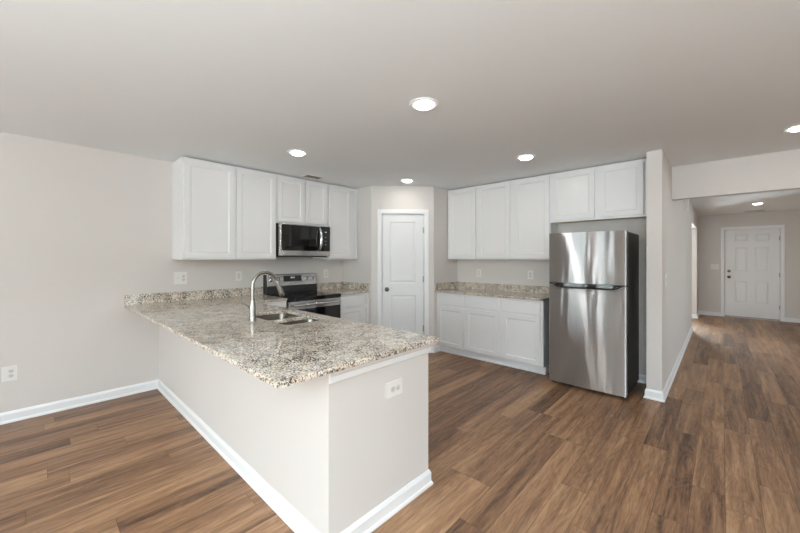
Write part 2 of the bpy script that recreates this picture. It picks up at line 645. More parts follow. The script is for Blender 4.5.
# side room beyond the hall opening
struct('wall_side_room', boxes((1.4, XW0, 8.3, 8.42, 0, H), (1.4, 1.52, 8.42, YD, 0, H)), M['wall'],
       'greige walls of the side room beyond the hall opening', 'wall')
# living room back wall with patio door opening and an added window opening
struct('wall_back', boxes((0, 0.48, YBACK - 0.12, YBACK, 0, H), (0.48, 2.03, YBACK - 0.12, YBACK, 2.1, H),
                          (2.03, 4.25, YBACK - 0.12, YBACK, 0, H), (4.25, 6.15, YBACK - 0.12, YBACK, 0, 0.7),
                          (4.25, 6.15, YBACK - 0.12, YBACK, 2.15, H), (6.15, XR, YBACK - 0.12, YBACK, 0, H)), M['wall'],
       'greige living room wall with patio door and added window', 'wall')


def window(name, x0, x1, z0, z1, y, bars, label, turn=False):
    t = thing(name, label, 'window', (y, x0, 0) if turn else (x0, y, 0), PI / 2 if turn else 0, kind='structure')
    w = x1 - x0
    f = 0.06
    ds = [(0, w, -0.03, 0.05, z0, z0 + f), (0, w, -0.03, 0.05, z1 - f, z1),
          (0, f, -0.03, 0.05, z0 + f, z1 - f), (w - f, w, -0.03, 0.05, z0 + f, z1 - f)]
    bars = [b if isinstance(b, tuple) else (b - 0.05, b + 0.05) for b in bars]
    for a, b in bars:
        ds.append((a - x0, b - x0, -0.03, 0.05, z0 + f, z1 - f))
    box_obj('window_frame', ds, M['trim'], t)
    edges = [x0 + f] + [v for b in bars for v in b] + [x1 - f]
    for a, b in zip(edges[::2], edges[1::2]):
        box_obj('pane', (a - x0 - 0.01, b - x0 + 0.01, 0.008, 0.014, z0 + 0.05, z1 - 0.05), M['pane'], t)
    return t


window('window_1', 0.48, 2.03, 0.0, 2.1, YBACK - 0.07, ((1.12, 1.17), (1.26, 1.54)), 'white framed patio door and sidelight of the living room')
window('added_window_2', 4.25, 6.15, 0.7, 2.15, YBACK - 0.07, (5.2,), 'white framed double window added to light the living room')  # unseen window, added for light

window('added_window_4', 0.05, 2.35, 0.7, 2.15, XR + 0.07, (1.2,), 'white framed double window added on the right wall for light', True)  # unseen, put in to let light come from the right
window('added_window_5', 5.75, 7.45, 0.7, 2.15, XR + 0.07, (6.6,), 'white framed double window of the added dining room', True)  # unseen, put in to light the hall
window('window_3', 2.4, 3.5, 0.8, 2.1, YD + 0.05, (2.95,), 'white framed window of the side room')

# knee wall of the peninsula
bm = bmesh.new()
bm_box(bm, 0.0, XE, YP, YP + 0.117, 0, 0.888)
bm_box(bm, XE - 0.117, XE, YP + 0.117, YPB, 0, 0.888)
bmesh.ops.remove_doubles(bm, verts=bm.verts[:], dist=1e-5)
struct('wall_peninsula', bm, M['wall'], 'painted half wall under the granite peninsula', 'wall')

# baseboards with a shoe strip
BASE = [(0, 0), (0.022, 0), (0.022, 0.008), (0.018, 0.018), (0.013, 0.021), (0.013, 0.072), (0.010, 0.079), (0.008, 0.084), (0.004, 0.092), (0, 0.092)]


def base(name, path, label):
    bm = bmesh.new()
    bm_sweep(bm, path, BASE)
    struct(name, bm, M['trim'], label, 'baseboard')


base('baseboard_left', [(0, YBACK), (0, YP - 0.0005)], 'white baseboard along the left wall')
base('baseboard_peninsula', [(0, YP), (XE, YP), (XE, YPB), (XE - 0.115, YPB)], 'white baseboard wrapping the peninsula')
base('baseboard_wing', [(XW0, YB), (XW0, YW), (XW1, YW), (XW1, OP0), (XW0, OP0)], 'white baseboard wrapping the wing wall by the refrigerator')
base('baseboard_fridge', [(2.98, YB), (XW0 - 0.023, YB)], 'white baseboard on the wall behind the refrigerator')
base('baseboard_entry', [(XW0, OP1), (XW1, OP1), (XW1, YD), (4.398, YD)], 'white baseboard left of the front door')
base('baseboard_hall_right', [(5.403, YD), (XHR, YD), (XHR, 8.2), (XR, 8.2)], 'white baseboard right of the front door')
pl = lambda s, off=0.0: tuple(A + (B - A).normalized() * s + Vector((math.sin(ang), -math.cos(ang))) * off)
base('baseboard_pantry', [pl(0.826), tuple(B), (B.x, 4.17)], 'white baseboard right of the pantry door')
# moulding under the counter at the peninsula end
bm = bmesh.new()
bm_sweep(bm, [(XE, YP + 0.004), (XE, YPB), (XE - 0.115, YPB)],
         [(0, 0.812), (0.010, 0.812), (0.013, 0.816), (0.013, 0.843), (0.017, 0.847), (0.024, 0.851), (0.034, 0.861), (0.040, 0.873), (0.044, 0.876), (0.044, 0.8885), (0, 0.8885)])
struct('trim_1', bm, M['trim'], 'white moulding under the granite at the peninsula end', 'trim')

# ------------------------------------------------------------------ doors
RINGS = [(0.010, 0.007), (0.018, 0.007), (0.045, 0.002)]
CAS = 0.060


def casing(parent, x0, x1, zt, proud=0.016):
    """mitred casing round an opening x0..x1 up to zt, facing -y"""
    bm = bmesh.new()
    prof = [(0.0, 0.0), (0.0, -0.010), (0.012, -0.012), (0.046, -proud), (CAS, -proud), (CAS, 0.0)]
    loops = []
    for (x, z, mx, mz) in ((x0, 0, -1, 0), (x0, zt, -1, 1), (x1, zt, 1, 1), (x1, 0, 1, 0)):
        loops.append([(x + mx * o, y, z + mz * o) for o, y in prof])
    bm_loft(bm, loops)
    link('casing', bm, M['trim'], parent)


def jamb(parent, x0, x1, zt, depth, back):
    box_obj('jamb', [(x0 - 0.004, x0 + 0.002, 0.0, depth, 0, zt), (x1 - 0.002, x1 + 0.004, 0.0, depth, 0, zt),
                     (x0, x1, 0.0, depth, zt - 0.002, zt + 0.004),
                     (x0 + 0.002, x0 + 0.014, back, depth, 0, zt - 0.002), (x1 - 0.014, x1 - 0.002, back, depth, 0, zt - 0.002),
                     (x0 + 0.014, x1 - 0.014, back, depth, zt - 0.014, zt - 0.002)], M['trim'], parent)


def hinge_bm(x, z, y):
    bm = bmesh.new()
    bm_lathe(bm, [(0.004, 0), (0.007, 0.004), (0.007, 0.086), (0.004, 0.09)], (x, y, z - 0.045), (0, 0, 1), 10)
    bm_box(bm, x - 0.014, x + 0.012, y + 0.004, y + 0.009, z - 0.044, z + 0.044)
    return bm


def knob(parent, name, x, z, y, mat):
    bm = bmesh.new()
    bm_lathe(bm, [(0.031, 0), (0.032, 0.005), (0.026, 0.010), (0.012, 0.013), (0.011, 0.030), (0.019, 0.036), (0.026, 0.045), (0.027, 0.054), (0.021, 0.062), (0.008, 0.065)],
             (x, y, z), (0, -1, 0), 20)
    return link(name, bm, mat, parent, smooth=True)


pd = thing('door_1', 'white two-panel pantry door in the slanted corner wall', 'door', (A.x, A.y, 0), ang, kind='structure')
bm = bmesh.new()
panelled(bm, 0.609, 2.016, 0.022, 0.057, [(0.112, 0.492, 1.008, 1.912), (0.112, 0.492, 0.15, 0.832)], RINGS, D0 + 0.007, 0.012)
link('door_panel', bm, M['door'], pd)
casing(pd, D0 - 0.002, D1 + 0.002, DZ)
jamb(pd, D0, D1, DZ, 0.11, 0.0575)
knob(pd, 'knob', 0.225, 0.932, 0.022, M['bronze'])
for z in (1.80, 1.08, 0.36):
    link('hinge', hinge_bm(D1 - 0.006, z, 0.006), M['hinge'], pd)
box_obj('latch_plate', (D0 - 0.001, D0 + 0.006, 0.016, 0.024, 0.90, 0.965), M['hinge'], pd)

fd = thing('door_2', 'white six-panel front door at the end of the hall', 'door', (4.451, YD, 0), 0, kind='structure')
bm = bmesh.new()
pans = []
for xa, xb in ((0.180, 0.395), (0.512, 0.727)):
    pans += [(xa, xb, 1.765, 1.935), (xa, xb, 1.055, 1.625), (xa, xb, 0.315, 0.835)]
panelled(bm, 0.887, 2.03, 0.030, 0.074, pans, [(0.010, 0.009), (0.020, 0.009), (0.048, 0.002)], 0.006, 0.025)
link('door_panel', bm, M['door'], fd)
casing(fd, -0.002, 0.901, 2.065)
jamb(fd, 0.0, 0.899, 2.065, 0.12, 0.0745)
knob(fd, 'knob', 0.078, 0.945, 0.030, M['bronze'])
bm = bmesh.new()
bm_lathe(bm, [(0.030, 0), (0.031, 0.006), (0.026, 0.014), (0.010, 0.016)], (0.078, 0.030, 1.085), (0, -1, 0), 20)
bm_box(bm, 0.073, 0.083, -0.004, 0.016, 1.067, 1.103)
link('deadbolt', bm, M['bronze'], fd, smooth=True)
for z in (1.83, 1.02, 0.30):
    link('hinge', hinge_bm(0.894, z, 0.012), M['hinge'], fd)
box_obj('threshold', (0.003, 0.896, -0.02, 0.11, 0.0, 0.016), M['sill'], fd, 0.003)
box_obj('door_sweep', (0.008, 0.891, 0.026, 0.034, 0.017, 0.026), M['black'], fd)

# ------------------------------------------------------------------ cabinets
DR = [(0.052, 0.0), (0.056, 0.006), (0.064, 0.008)]


def door_bm(w, h, t=0.02):
    bm = bmesh.new()
    panelled(bm, w, h, 0.0, t, [(0.0025, w - 0.0025, 0.0025, h - 0.0025)], DR)
    return bm


def add_front(parent, name, x0, x1, z0, z1, flat=False):
    """door or drawer front, its face 2 cm in front of the face frame at local y = 0"""
    w, h = x1 - x0, z1 - z0
    bm = bmesh.new()
    if flat:
        panelled(bm, w, h, 0.0, 0.02, [(0.003, w - 0.003, 0.003, h - 0.003)], [(0.006, -0.002), (0.012, -0.002)])
    else:
        panelled(bm, w, h, 0.0, 0.02, [(0.003, w - 0.003, 0.003, h - 0.003)], DR)
    bmesh.ops.translate(bm, vec=(x0, -0.0225, z0), verts=bm.verts[:])
    return link(name, bm, M['cab'], parent, 0.0015)


def upper(label, w, depth, z0, z1, doors, loc, rz, wood_bottom=False, top=0.012):
    t = thing('upper_cabinet', label, 'cabinet', (loc[0], loc[1], z0), rz, 'white upper cabinets')
    h = z1 - z0
    # carcass with the underside set 1.5 cm up behind the face frame
    box_obj('carcass', [(0.0, w, 0.019, depth, 0.016, h), (0.0, 0.016, 0.019, depth, 0, 0.016), (w - 0.016, w, 0.019, depth, 0, 0.016)], M['cab'], t)
    if wood_bottom:
        box_obj('underside', (0.016, w - 0.016, 0.019, depth - 0.002, 0.010, 0.0158), M['cabin'], t)
    st = 0.038
    inner = sorted(doors)
    ds = [(0, st, 0, 0.0188, 0, h), (w - st, w, 0, 0.0188, 0, h), (st, w - st, 0, 0.0188, 0, st), (st, w - st, 0, 0.0188, h - st, h)]
    for (a, b), (c, d) in zip(inner, inner[1:]):
        ds.append(((b + c) / 2 - st, (b + c) / 2 + st, 0, 0.0188, st, h - st))
    box_obj('face_frame', ds, M['cab'], t)
    for a, b in doors:
        add_front(t, 'door', a, b, 0.022, h - 0.022)
    return t


ZU, ZT = 1.3728, 2.433
XU = 0.368                                   # face frame plane of the left uppers (door face 2 cm in front)
PL_ = PI / 2
upper('wide white upper cabinet with two doors left of the microwave', 1.014, XU - 0.002, ZU, ZT, [(0.015, 0.509), (0.535, 0.998)], (XU, 1.050), PL_)
upper('short white upper cabinet directly above the microwave', 0.765, XU - 0.002, 1.828, ZT, [(0.017, 0.387), (0.410, 0.741)], (XU, 2.0645), PL_)
upper('narrow single-door white upper cabinet between microwave and pantry wall', 0.541, XU - 0.002, ZU, ZT, [(0.008, 0.400)], (XU, 2.8305), PL_)
YU = 4.391
upper('single-door white upper cabinet in the corner right of the pantry', 0.5175, YB - YU - 0.002, ZU, ZT, [(0.018, 0.494)], (1.314, YU), 0)
upper('two-door white upper cabinet left of the cabinet over the refrigerator', 1.0215, YB - YU - 0.002, ZU, ZT, [(0.024, 0.496), (0.558, 1.013)], (1.832, YU), 0)
upper('short white upper cabinet mounted over the refrigerator', 1.002, YB - YU - 0.002, 1.828, ZT, [(0.031, 0.492), (0.542, 0.950)], (2.854, YU), 0, True)


def base_cab(label, w, depth, drawers, doors, loc, rz, group='white base cabinets', shoe=True):
    t = thing('base_cabinet', label, 'cabinet', (loc[0], loc[1], 0), rz, group)
    box_obj('carcass', (0, w, 0.019, depth, 0.098, 0.8875), M['cab'], t)
    box_obj('toe_kick', [(0, w, 0.078, depth, 0.0, 0.0978), (0, w, 0.062, 0.078, 0.0, 0.020)], M['trim'], t, 0.003)
    st = 0.038
    ds = [(0, st, 0, 0.0188, 0.098, 0.8875), (w - st, w, 0, 0.0188, 0.098, 0.8875)]
    cuts = [st]
    for (a, b), (c, d) in zip(doors, doors[1:]):
        m = (b + c) / 2
        ds.append((m - st, m + st, 0, 0.0188, 0.098, 0.8875))
        cuts += [m - st, m + st]
    cuts.append(w - st)
    for a, b in zip(cuts[::2], cuts[1::2]):
        ds += [(a, b, 0, 0.0188, za, zb) for za, zb in ((0.098, 0.136), (0.670, 0.730), (0.850, 0.8875))]
    box_obj('face_frame', ds, M['cab'], t)
    for a, b in drawers:
        add_front(t, 'drawer_front', a, b, 0.712, 0.866, True)
    for a, b in doors:
        add_front(t, 'door', a, b, 0.118, 0.692)
    return t


YC = 4.105
base_cab('narrow white base cabinet beside the pantry corner', 0.494, YB - YC - 0.002, [(0.030, 0.478)], [(0.030, 0.478)], (1.314, YC), 0)
base_cab('wide white base cabinet with two doors left of the refrigerator', 1.064, YB - YC - 0.002, [(0.010, 0.508), (0.553, 1.031)], [(0.010, 0.508), (0.553, 1.031)], (1.810, YC), 0)
base_cab('white base cabinet between the range and the pantry wall', 0.532, 0.618, [(0.012, 0.400)], [(0.012, 0.400)], (0.62, 2.838), PL_)
base_cab('white base cabinet between the sink counter and the range', 0.40, 0.618, [(0.02, 0.385)], [(0.02, 0.385)], (0.62, 1.668), PL_)

# ------------------------------------------------------------------ counters
ZC0, ZC1 = 0.889, 0.9145


def holes_cut(o, cutters):
    """cut rounded openings, keep the result as plain mesh data"""
    made = []
    for c in cutters:
        bm = bmesh.new()
        bm_loft(bm, [rrect(*c, ZC0 - 0.05, 0.05, 6), rrect(*c, ZC1 + 0.05, 0.05, 6)])
        k = link('cutter', bm, M['granite'])
        md = o.modifiers.new('cut', 'BOOLEAN')
        md.operation = 'DIFFERENCE'
        md.solver = 'EXACT'
        md.object = k
        made.append(k)
    dg = bpy.context.evaluated_depsgraph_get()
    me = bpy.data.meshes.new_from_object(o.evaluated_get(dg))
    old = o.data
    o.modifiers.clear()
    o.data = me
    bpy.data.meshes.remove(old)
    for k in made:
        bpy.data.objects.remove(k, do_unlink=True)
    md = o.modifiers.new('edge', 'BEVEL')
    md.width = 0.003
    md.segments = 2
    md.limit_method = 'ANGLE'
    md.angle_limit = R(35)


SX0, SXM, SX1, SY0, SY1 = 1.47, 1.915, 2.165, 1.225, 1.575
XC, YC0, YC1 = 3.1748, 0.637, 1.690
ct = thing('countertop', 'large L-shaped speckled granite peninsula countertop holding the sink', 'countertop', (0, YC0, ZC0), 0)
bm = bmesh.new()
T = lambda pts: [(x, y - YC0) for x, y in pts]
bm_poly(bm, T([(0.0, YC0), (XC, YC0), (XC, 1.6603), (0.648, 1.6603), (0.648, 2.066), (0.0, 2.066)]), 0, ZC1 - ZC0)
slab = link('slab', bm, M['granite'], None)
slab.location = (0, YC0, ZC0)
holes_cut(slab, [(SX0, SXM - 0.012, SY0, SY1), (SXM + 0.012, SX1, SY0, SY1)])
slab.location = (0, 0, 0)
slab.parent = ct
box_obj('backsplash', (0.0, 0.020, 0.0, 2.066 - YC0, ZC1 - ZC0 + 0.0002, 1.016 - ZC0), M['granite'], ct, 0.002)

c2 = thing('countertop', 'small speckled granite countertop between range and pantry wall', 'countertop', (0, 2.838, ZC0), 0)
box_obj('slab', (0.0, 0.648, 0.0, 3.373 - 2.838, 0, ZC1 - ZC0), M['granite'], c2, 0.003)
box_obj('backsplash', (0.0, 0.020, 0.0, 0.535, ZC1 - ZC0 + 0.0002, 1.016 - ZC0), M['granite'], c2, 0.002)
box_obj('side_splash', (0.0202, 0.640, 0.515, 0.535, ZC1 - ZC0 + 0.0002, 1.016 - ZC0), M['granite'], c2, 0.002)

c3 = thing('countertop', 'straight speckled granite countertop left of the refrigerator', 'countertop', (1.312, YB, ZC0), 0)
YF = 4.060 - YB
box_obj('slab', (0.0, 1.572, YF, 0.0, 0, ZC1 - ZC0), M['granite'], c3, 0.003)
box_obj('backsplash', (0.0202, 1.572, -0.020, 0.0, ZC1 - ZC0 + 0.0002, 1.016 - ZC0), M['granite'], c3, 0.002)
box_obj('side_splash', (0.0, 0.020, YF + 0.008, 0.0, ZC1 - ZC0 + 0.0002, 1.016 - ZC0), M['granite'], c3, 0.002)

# ------------------------------------------------------------------ sink and faucet
sk_ = thing('sink', 'double-bowl stainless sink set under the granite peninsula', 'sink', ((SX0 + SX1) / 2, (SY0 + SY1) / 2, ZC0), 0)
cx0, cy0 = (SX0 + SX1) / 2, (SY0 + SY1) / 2
for (xa, xb, dep) in ((SX0, SXM - 0.012, 0.20), (SXM + 0.012, SX1, 0.16)):
    xa, xb, ya, yb = xa - cx0 - 0.003, xb - cx0 + 0.003, SY0 - cy0 - 0.003, SY1 - cy0 + 0.003
    bm = bmesh.new()
    ls = []
    for ins, z, r in ((-0.006, -0.003, 0.055), (0.0, -0.003, 0.052), (0.004, -0.02, 0.052), (0.012, -dep + 0.035, 0.052), (0.022, -dep + 0.012, 0.05), (0.045, -dep, 0.05)):
        ls.append(rrect(xa + ins, xb - ins, ya + ins, yb - ins, z, r, 6))
    bm_loft(bm, ls, cap0=False)
    bw = link('bowl', bm, M['basin'], sk_, smooth=True)
    md = bw.modifiers.new('shell', 'SOLIDIFY')
    md.thickness = 0.0012
    md.offset = 1
    bm = bmesh.new()
    mxx, myy = (xa + xb) / 2, (ya + yb) / 2 + 0.03
    bm_lathe(bm, [(0.046, 0.0), (0.045, 0.004), (0.034, 0.003), (0.030, -0.0005), (0.012, 0.0005), (0.004, 0.006)], (mxx, myy, -dep + 0.001), (0, 0, 1), 24)
    link('drain', bm, M['chrome'], sk_, smooth=True)

FX, FY = 1.800, 1.145
fa = thing('faucet', 'tall brushed nickel gooseneck faucet behind the sink', 'faucet', (FX, FY, ZC1), 0)
bm = bmesh.new()
bm_lathe(bm, [(0.030, 0.0), (0.030, 0.004), (0.026, 0.010), (0.0245, 0.03), (0.0235, 0.10), (0.019, 0.135), (0.0150, 0.155)], (0, 0, 0.0002), (0, 0, 1), 24)
link('body', bm, M['nickel'], fa, smooth=True)
pts = [(0, 0, 0.150), (0, 0, 0.20), (0, 0, 0.255)]
rc = 0.098
for i in range(1, 15):
    a = PI - R(158) * i / 14
    pts.append((0, rc + rc * math.cos(a), 0.265 + rc * math.sin(a)))
ex, ey, ez = pts[-1]
dy, dz = math.cos(PI - R(158) - PI / 2), math.sin(PI - R(158) - PI / 2)
pts.append((0, ey + dy * 0.02, ez + dz * 0.02))
bm = bmesh.new()
bm_tube(bm, pts, 0.0125, 16)
link('neck', bm, M['nickel'], fa, smooth=True)
p0 = Vector((0, ey + dy * 0.012, ez + dz * 0.012))
dv = Vector((0, dy, dz))
bm = bmesh.new()
bm_tube(bm, [p0, p0 + dv * 0.006, p0 + dv * 0.03, p0 + dv * 0.09, p0 + dv * 0.125, p0 + dv * 0.132], [0.0135, 0.0155, 0.0165, 0.020, 0.022, 0.019], 18)
link('spray_head', bm, M['nickel'], fa, smooth=True)
bm = bmesh.new()
bm_tube(bm, [(-0.018, 0, 0.085), (-0.040, 0, 0.088), (-0.048, 0, 0.090)], [0.013, 0.013, 0.010], 14)
bm_tube(bm, [(-0.036, 0, 0.092), (-0.044, -0.03, 0.118), (-0.05, -0.065, 0.135)], [0.008, 0.006, 0.005], 10)
link('handle', bm, M['nickel'], fa, smooth=True)

# ------------------------------------------------------------------ range  (local: x along the wall, -y to the room)
rg = thing('range', 'freestanding stainless electric range with black glass cooktop', 'range', (0.645, 2.071, 0), PI / 2)
W = 0.762
box_obj('body', (0.003, W - 0.003, 0.02, 0.60, 0.04, 0.895), M['charcoal'], rg, 0.003)
for x in (0.05, W - 0.05):
    for y in (0.06, 0.56):
        bm = bmesh.new()
        bm_lathe(bm, [(0.018, 0), (0.018, 0.01), (0.010, 0.012), (0.010, 0.039)], (x, y, 0.0), (0, 0, 1), 12)
        link('foot', bm, M['black'], rg)
ctp = box_obj('cooktop', [(0.0, W, -0.012, 0.575, 0.8952, 0.915), (0.0, W, -0.026, -0.0125, 0.868, 0.915)], M['ctop'], rg, 0.003)
for (x, y, r) in ((0.2, 0.14, 0.10), (0.56, 0.14, 0.085), (0.2, 0.42, 0.075), (0.56, 0.42, 0.10)):
    bm = bmesh.new()
    for rr in (r, r * 0.62):
        bm_loft(bm, [circle((x, y, 0.9151), rr, (0, 0, 1), 40), circle((x, y, 0.9157), rr - 0.001, (0, 0, 1), 40),
                     circle((x, y, 0.9157), rr - 0.003, (0, 0, 1), 40), circle((x, y, 0.9151), rr - 0.004, (0, 0, 1), 40)], False, False)
    link('burner_ring', bm, M['ring'], ctp)
# backguard: black lower riser and a tilted stainless console
bm = bmesh.new()
prof = [(0.535, 0.9155), (0.635, 0.9155), (0.635, 1.172), (0.580, 1.172), (0.575, 1.168), (0.548, 1.015)]
bm_loft(bm, [[(0.0, y, z) for y, z in prof], [(W, y, z) for y, z in prof]])
bgd = link('backguard', bm, M['black'], rg, 0.003)


def console(x, z, d=0.0):
    """point on the tilted console face at height z, d in front of it"""
    t = (z - 1.015) / (1.168 - 1.015)
    y = 0.548 + t * (0.575 - 0.548)
    n = Vector((0, -(1.168 - 1.015), (0.575 - 0.548))).normalized()
    return (x, y + n.y * d, z + n.z * d)


def con_slab(x0, x1, z0, z1, d0, d1):
    bm = bmesh.new()
    bm_loft(bm, [[console(x0, z0, d), console(x1, z0, d), console(x1, z1, d), console(x0, z1, d)] for d in (d0, d1)])
    return bm


link('console', con_slab(0.012, W - 0.002, 1.018, 1.168, 0.0005, 0.006), M['steel2'], rg, 0.002)
link('display', con_slab(0.245, 0.515, 1.072, 1.148, 0.0062, 0.0085), M['glass'], rg, 0.001)
for (x, z, w_, h_) in ((0.352, 1.112, 0.014, 0.020), (0.374, 1.112, 0.014, 0.020), (0.396, 1.112, 0.014, 0.020)):
    bm = bmesh.new()
    bm_loft(bm, [[console(x, z, d), console(x + w_, z, d), console(x + w_, z + h_, d), console(x, z + h_, d)] for d in (0.0086, 0.0090)])
    link('display_segment', bm, M['mark'], rg)
n = Vector((0, -(1.168 - 1.015), (0.575 - 0.548))).normalized()
for x in (0.068, 0.168, 0.598, 0.695):
    bm = bmesh.new()
    o_ = console(x, 1.105, 0.0062)
    bm_lathe(bm, [(0.030, 0), (0.030, 0.004), (0.024, 0.006), (0.0225, 0.024), (0.019, 0.028)], o_, n, 22)
    kb = link('control_knob', bm, M['chrome'], rg, smooth=True)
    bm = bmesh.new()
    c0 = Vector(o_) + n * 0.0281
    up = Vector((0, n.z * -1, -n.y)).normalized()
    bm_loft(bm, [[tuple(c0 + Vector((sx * 0.004, 0, 0)) + up * (sz * 0.019) + n * d) for sx, sz in ((-1, -1), (1, -1), (1, 1), (-1, 1))] for d in (0.0, 0.008)])
    link('knob_grip', bm, M['black'], kb)
# oven door, handle, drawer
box_obj('oven_door', (0.006, W - 0.006, -0.020, 0.0195, 0.262, 0.864), M['steel2'], rg, 0.004)
box_obj('oven_window', (0.010, W - 0.010, -0.0255, -0.0203, 0.275, 0.768), M['glass'], rg, 0.002)
bm = bmesh.new()
bm_tube(bm, [(0.045, -0.072, 0.822), (W / 2, -0.078, 0.822), (W - 0.045, -0.072, 0.822)], 0.013, 14)
for x in (0.075, W - 0.075):
    bm_tube(bm, [(x, -0.0205, 0.826), (x, -0.072, 0.822)], [0.014, 0.011], 12)
link('oven_handle', bm, M['steel2'], rg, smooth=True)
box_obj('storage_drawer', (0.006, W - 0.006, -0.018, 0.0195, 0.085, 0.252), M['steel2'], rg, 0.004)

# ------------------------------------------------------------------ over-the-range microwave
mw = thing('microwave', 'stainless over-the-range microwave with black glass door', 'microwave', (0.402, 2.073, 1.400), PI / 2)
MWH = 0.424
box_obj('body', (0.002, W - 0.006, 0.0, 0.398, 0.018, MWH), M['charcoal'], mw, 0.003)
box_obj('bottom_vent', (0.03, W - 0.03, 0.02, 0.38, 0.006, 0.0178), M['black'], mw)
box_obj('lower_strip', (0.002, W - 0.006, -0.024, -0.0005, 0.020, 0.084), M['steel2'], mw, 0.003)
dr = box_obj('door', [(0.002, 0.034, -0.024, -0.0005, 0.086, MWH - 0.001), (0.034, 0.606, -0.024, -0.0005, MWH - 0.012, MWH - 0.001),
                      (0.034, 0.606, -0.020, -0.0005, 0.086, MWH - 0.012)], M['steel2'], mw)
box_obj('door_glass', (0.0345, 0.606, -0.0245, -0.0202, 0.0865, MWH - 0.0125), M['glass'], dr, 0.001)
bm = bmesh.new()
hp = []
for i in range(13):
    t = i / 12
    hp.append((0.586, -0.028 - 0.042 * math.sin(PI * t), 0.098 + t * 0.300))
bm_tube(bm, hp, [0.010] + [0.017] * 11 + [0.010], 14)
link('handle', bm, M['chrome'], mw, smooth=True)
cp = box_obj('control_panel', (0.608, W - 0.006, -0.024, -0.0005, 0.086, MWH - 0.001), M['glass'], mw, 0.002)
box_obj('panel_clock', (0.672, 0.700, -0.0246, -0.0242, 0.338, 0.352), M['mark'], mw)
for r in range(3):
    box_obj('panel_key', (0.676, 0.694, -0.0246, -0.0242, 0.170 + r * 0.05, 0.175 + r * 0.05), M['socket'], mw)

# ------------------------------------------------------------------ refrigerator
FW = 0.735
fr = thing('refrigerator', 'stainless top-freezer refrigerator beside the wing wall', 'refrigerator', (2.997, 3.932, 0), 0)
box_obj('body', (0.004, FW + 0.002, 0.062, 0.668, 0.040, 1.650), M['charcoal'], fr, 0.006)
box_obj('base_grille', (0.012, FW - 0.012, 0.058, 0.09, 0.010, 0.0395), M['black'], fr)


def fridge_door(z0, z1):
    """slightly bowed front with rounded vertical edges"""
    pts = [(0.0, 0.058), (0.0, 0.018)]
    for i in range(1, 6):
        a = R(90 * i / 6)
        pts.append((0.014 - 0.014 * math.cos(a), 0.018 - 0.012 * math.sin(a)))
    for i in range(0, 25):
        t = i / 24
        pts.append((0.014 + (FW - 0.028) * t, 0.006 - 0.002 * math.sin(PI * t)))
    for i in range(1, 6):
        a = R(90 * (1 - i / 6))
        pts.append((FW - 0.014 + 0.014 * math.cos(a), 0.018 - 0.012 * math.sin(a)))
    pts += [(FW, 0.018), (FW, 0.058)]
    bm = bmesh.new()
    bm_poly(bm, pts, z0, z1)
    return bm


link('freezer_door', fridge_door(1.122, 1.662), M['steel'], fr, smooth=True)
link('fresh_food_door', fridge_door(0.034, 1.110), M['steel'], fr, smooth=True)
# pocket grip along the split between the doors
bm = bmesh.new()
gp = [(0.003, 1.1215), (0.030, 1.1215), (FW - 0.030, 1.1215), (FW - 0.003, 1.1215), (FW - 0.012, 1.112), (FW - 0.075, 1.076), (FW - 0.105, 1.068), (0.105, 1.068), (0.075, 1.076), (0.012, 1.112)]
bm_loft(bm, [[(x, y, z) for x, z in gp] for y in (-0.006, 0.05)])
hg = link('grip', bm, M['glass'], fr, 0.002)
bm = bmesh.new()
lp = [(0.018, 1.108), (0.077, 1.0745), (0.106, 1.0665), (FW - 0.106, 1.0665), (FW - 0.077, 1.0745), (FW - 0.018, 1.108)]
bm_tube(bm, [(x, -0.008, z) for x, z in lp], 0.0035, 8)
link('grip_edge', bm, M['chrome'], hg, smooth=True)
box_obj('door_gap', (0.006, FW - 0.004, 0.012, 0.058, 1.1105, 1.1215), M['dark'], fr)
for x in (0.05, FW - 0.05):
    for y in (0.10, 0.62):
        bm = bmesh.new()
        bm_lathe(bm, [(0.020, 0), (0.020, 0.012), (0.012, 0.014), (0.012, 0.0398)], (x, y, 0.0), (0, 0, 1), 12)
        link('foot', bm, M['black'], fr)

# ------------------------------------------------------------------ recessed lamps
def lamp(label, x, y):
    t = thing('recessed_light', label, 'light', (x, y, H), 0, 'recessed ceiling lights')
    bm = bmesh.new()
    bm_lathe(bm, [(0.098, -0.0002), (0.100, -0.004), (0.097, -0.008), (0.086, -0.010), (0.074, -0.007), (0.064, -0.004)], n=40, cap0=False, cap1=False)
    link('trim_ring', bm, M['trim'], t, smooth=True)
    bm = bmesh.new()
    bm_lathe(bm, [(0.066, -0.005), (0.064, -0.013), (0.056, -0.020), (0.040, -0.0250), (0.020, -0.0275), (0.002, -0.028)], n=40)
    link('lens', bm, M['lens'], t, smooth=True)
    ld = bpy.data.lights.new('led_disc', 'AREA')
    ld.shape = 'DISK'
    ld.size = 0.10
    ld.energy = LAMPW
    ld.color = LAMPC
    lo = bpy.data.objects.new('led_disc', ld)
    COL.objects.link(lo)
    lo.parent = t
    lo.location = (0, 0, -0.029)
    return t


l0 = lamp('recessed ceiling light nearest the camera, above the sink counter', 2.915, 1.835)
for x, y, lb in ((1.312, 1.811, 'recessed ceiling light in front of the left upper cabinets'),
                 (1.290, 3.473, 'recessed ceiling light in front of the pantry door'),
                 (2.913, 3.516, 'recessed ceiling light in front of the cabinet over the refrigerator'),
                 (4.870, 4.229, 'recessed ceiling light cut by the right edge of the photo, before the header'),
                 (4.907, 9.517, 'small recessed ceiling light in the hall near the front door')):
    dup(l0, (x, y, H), 0, lb)

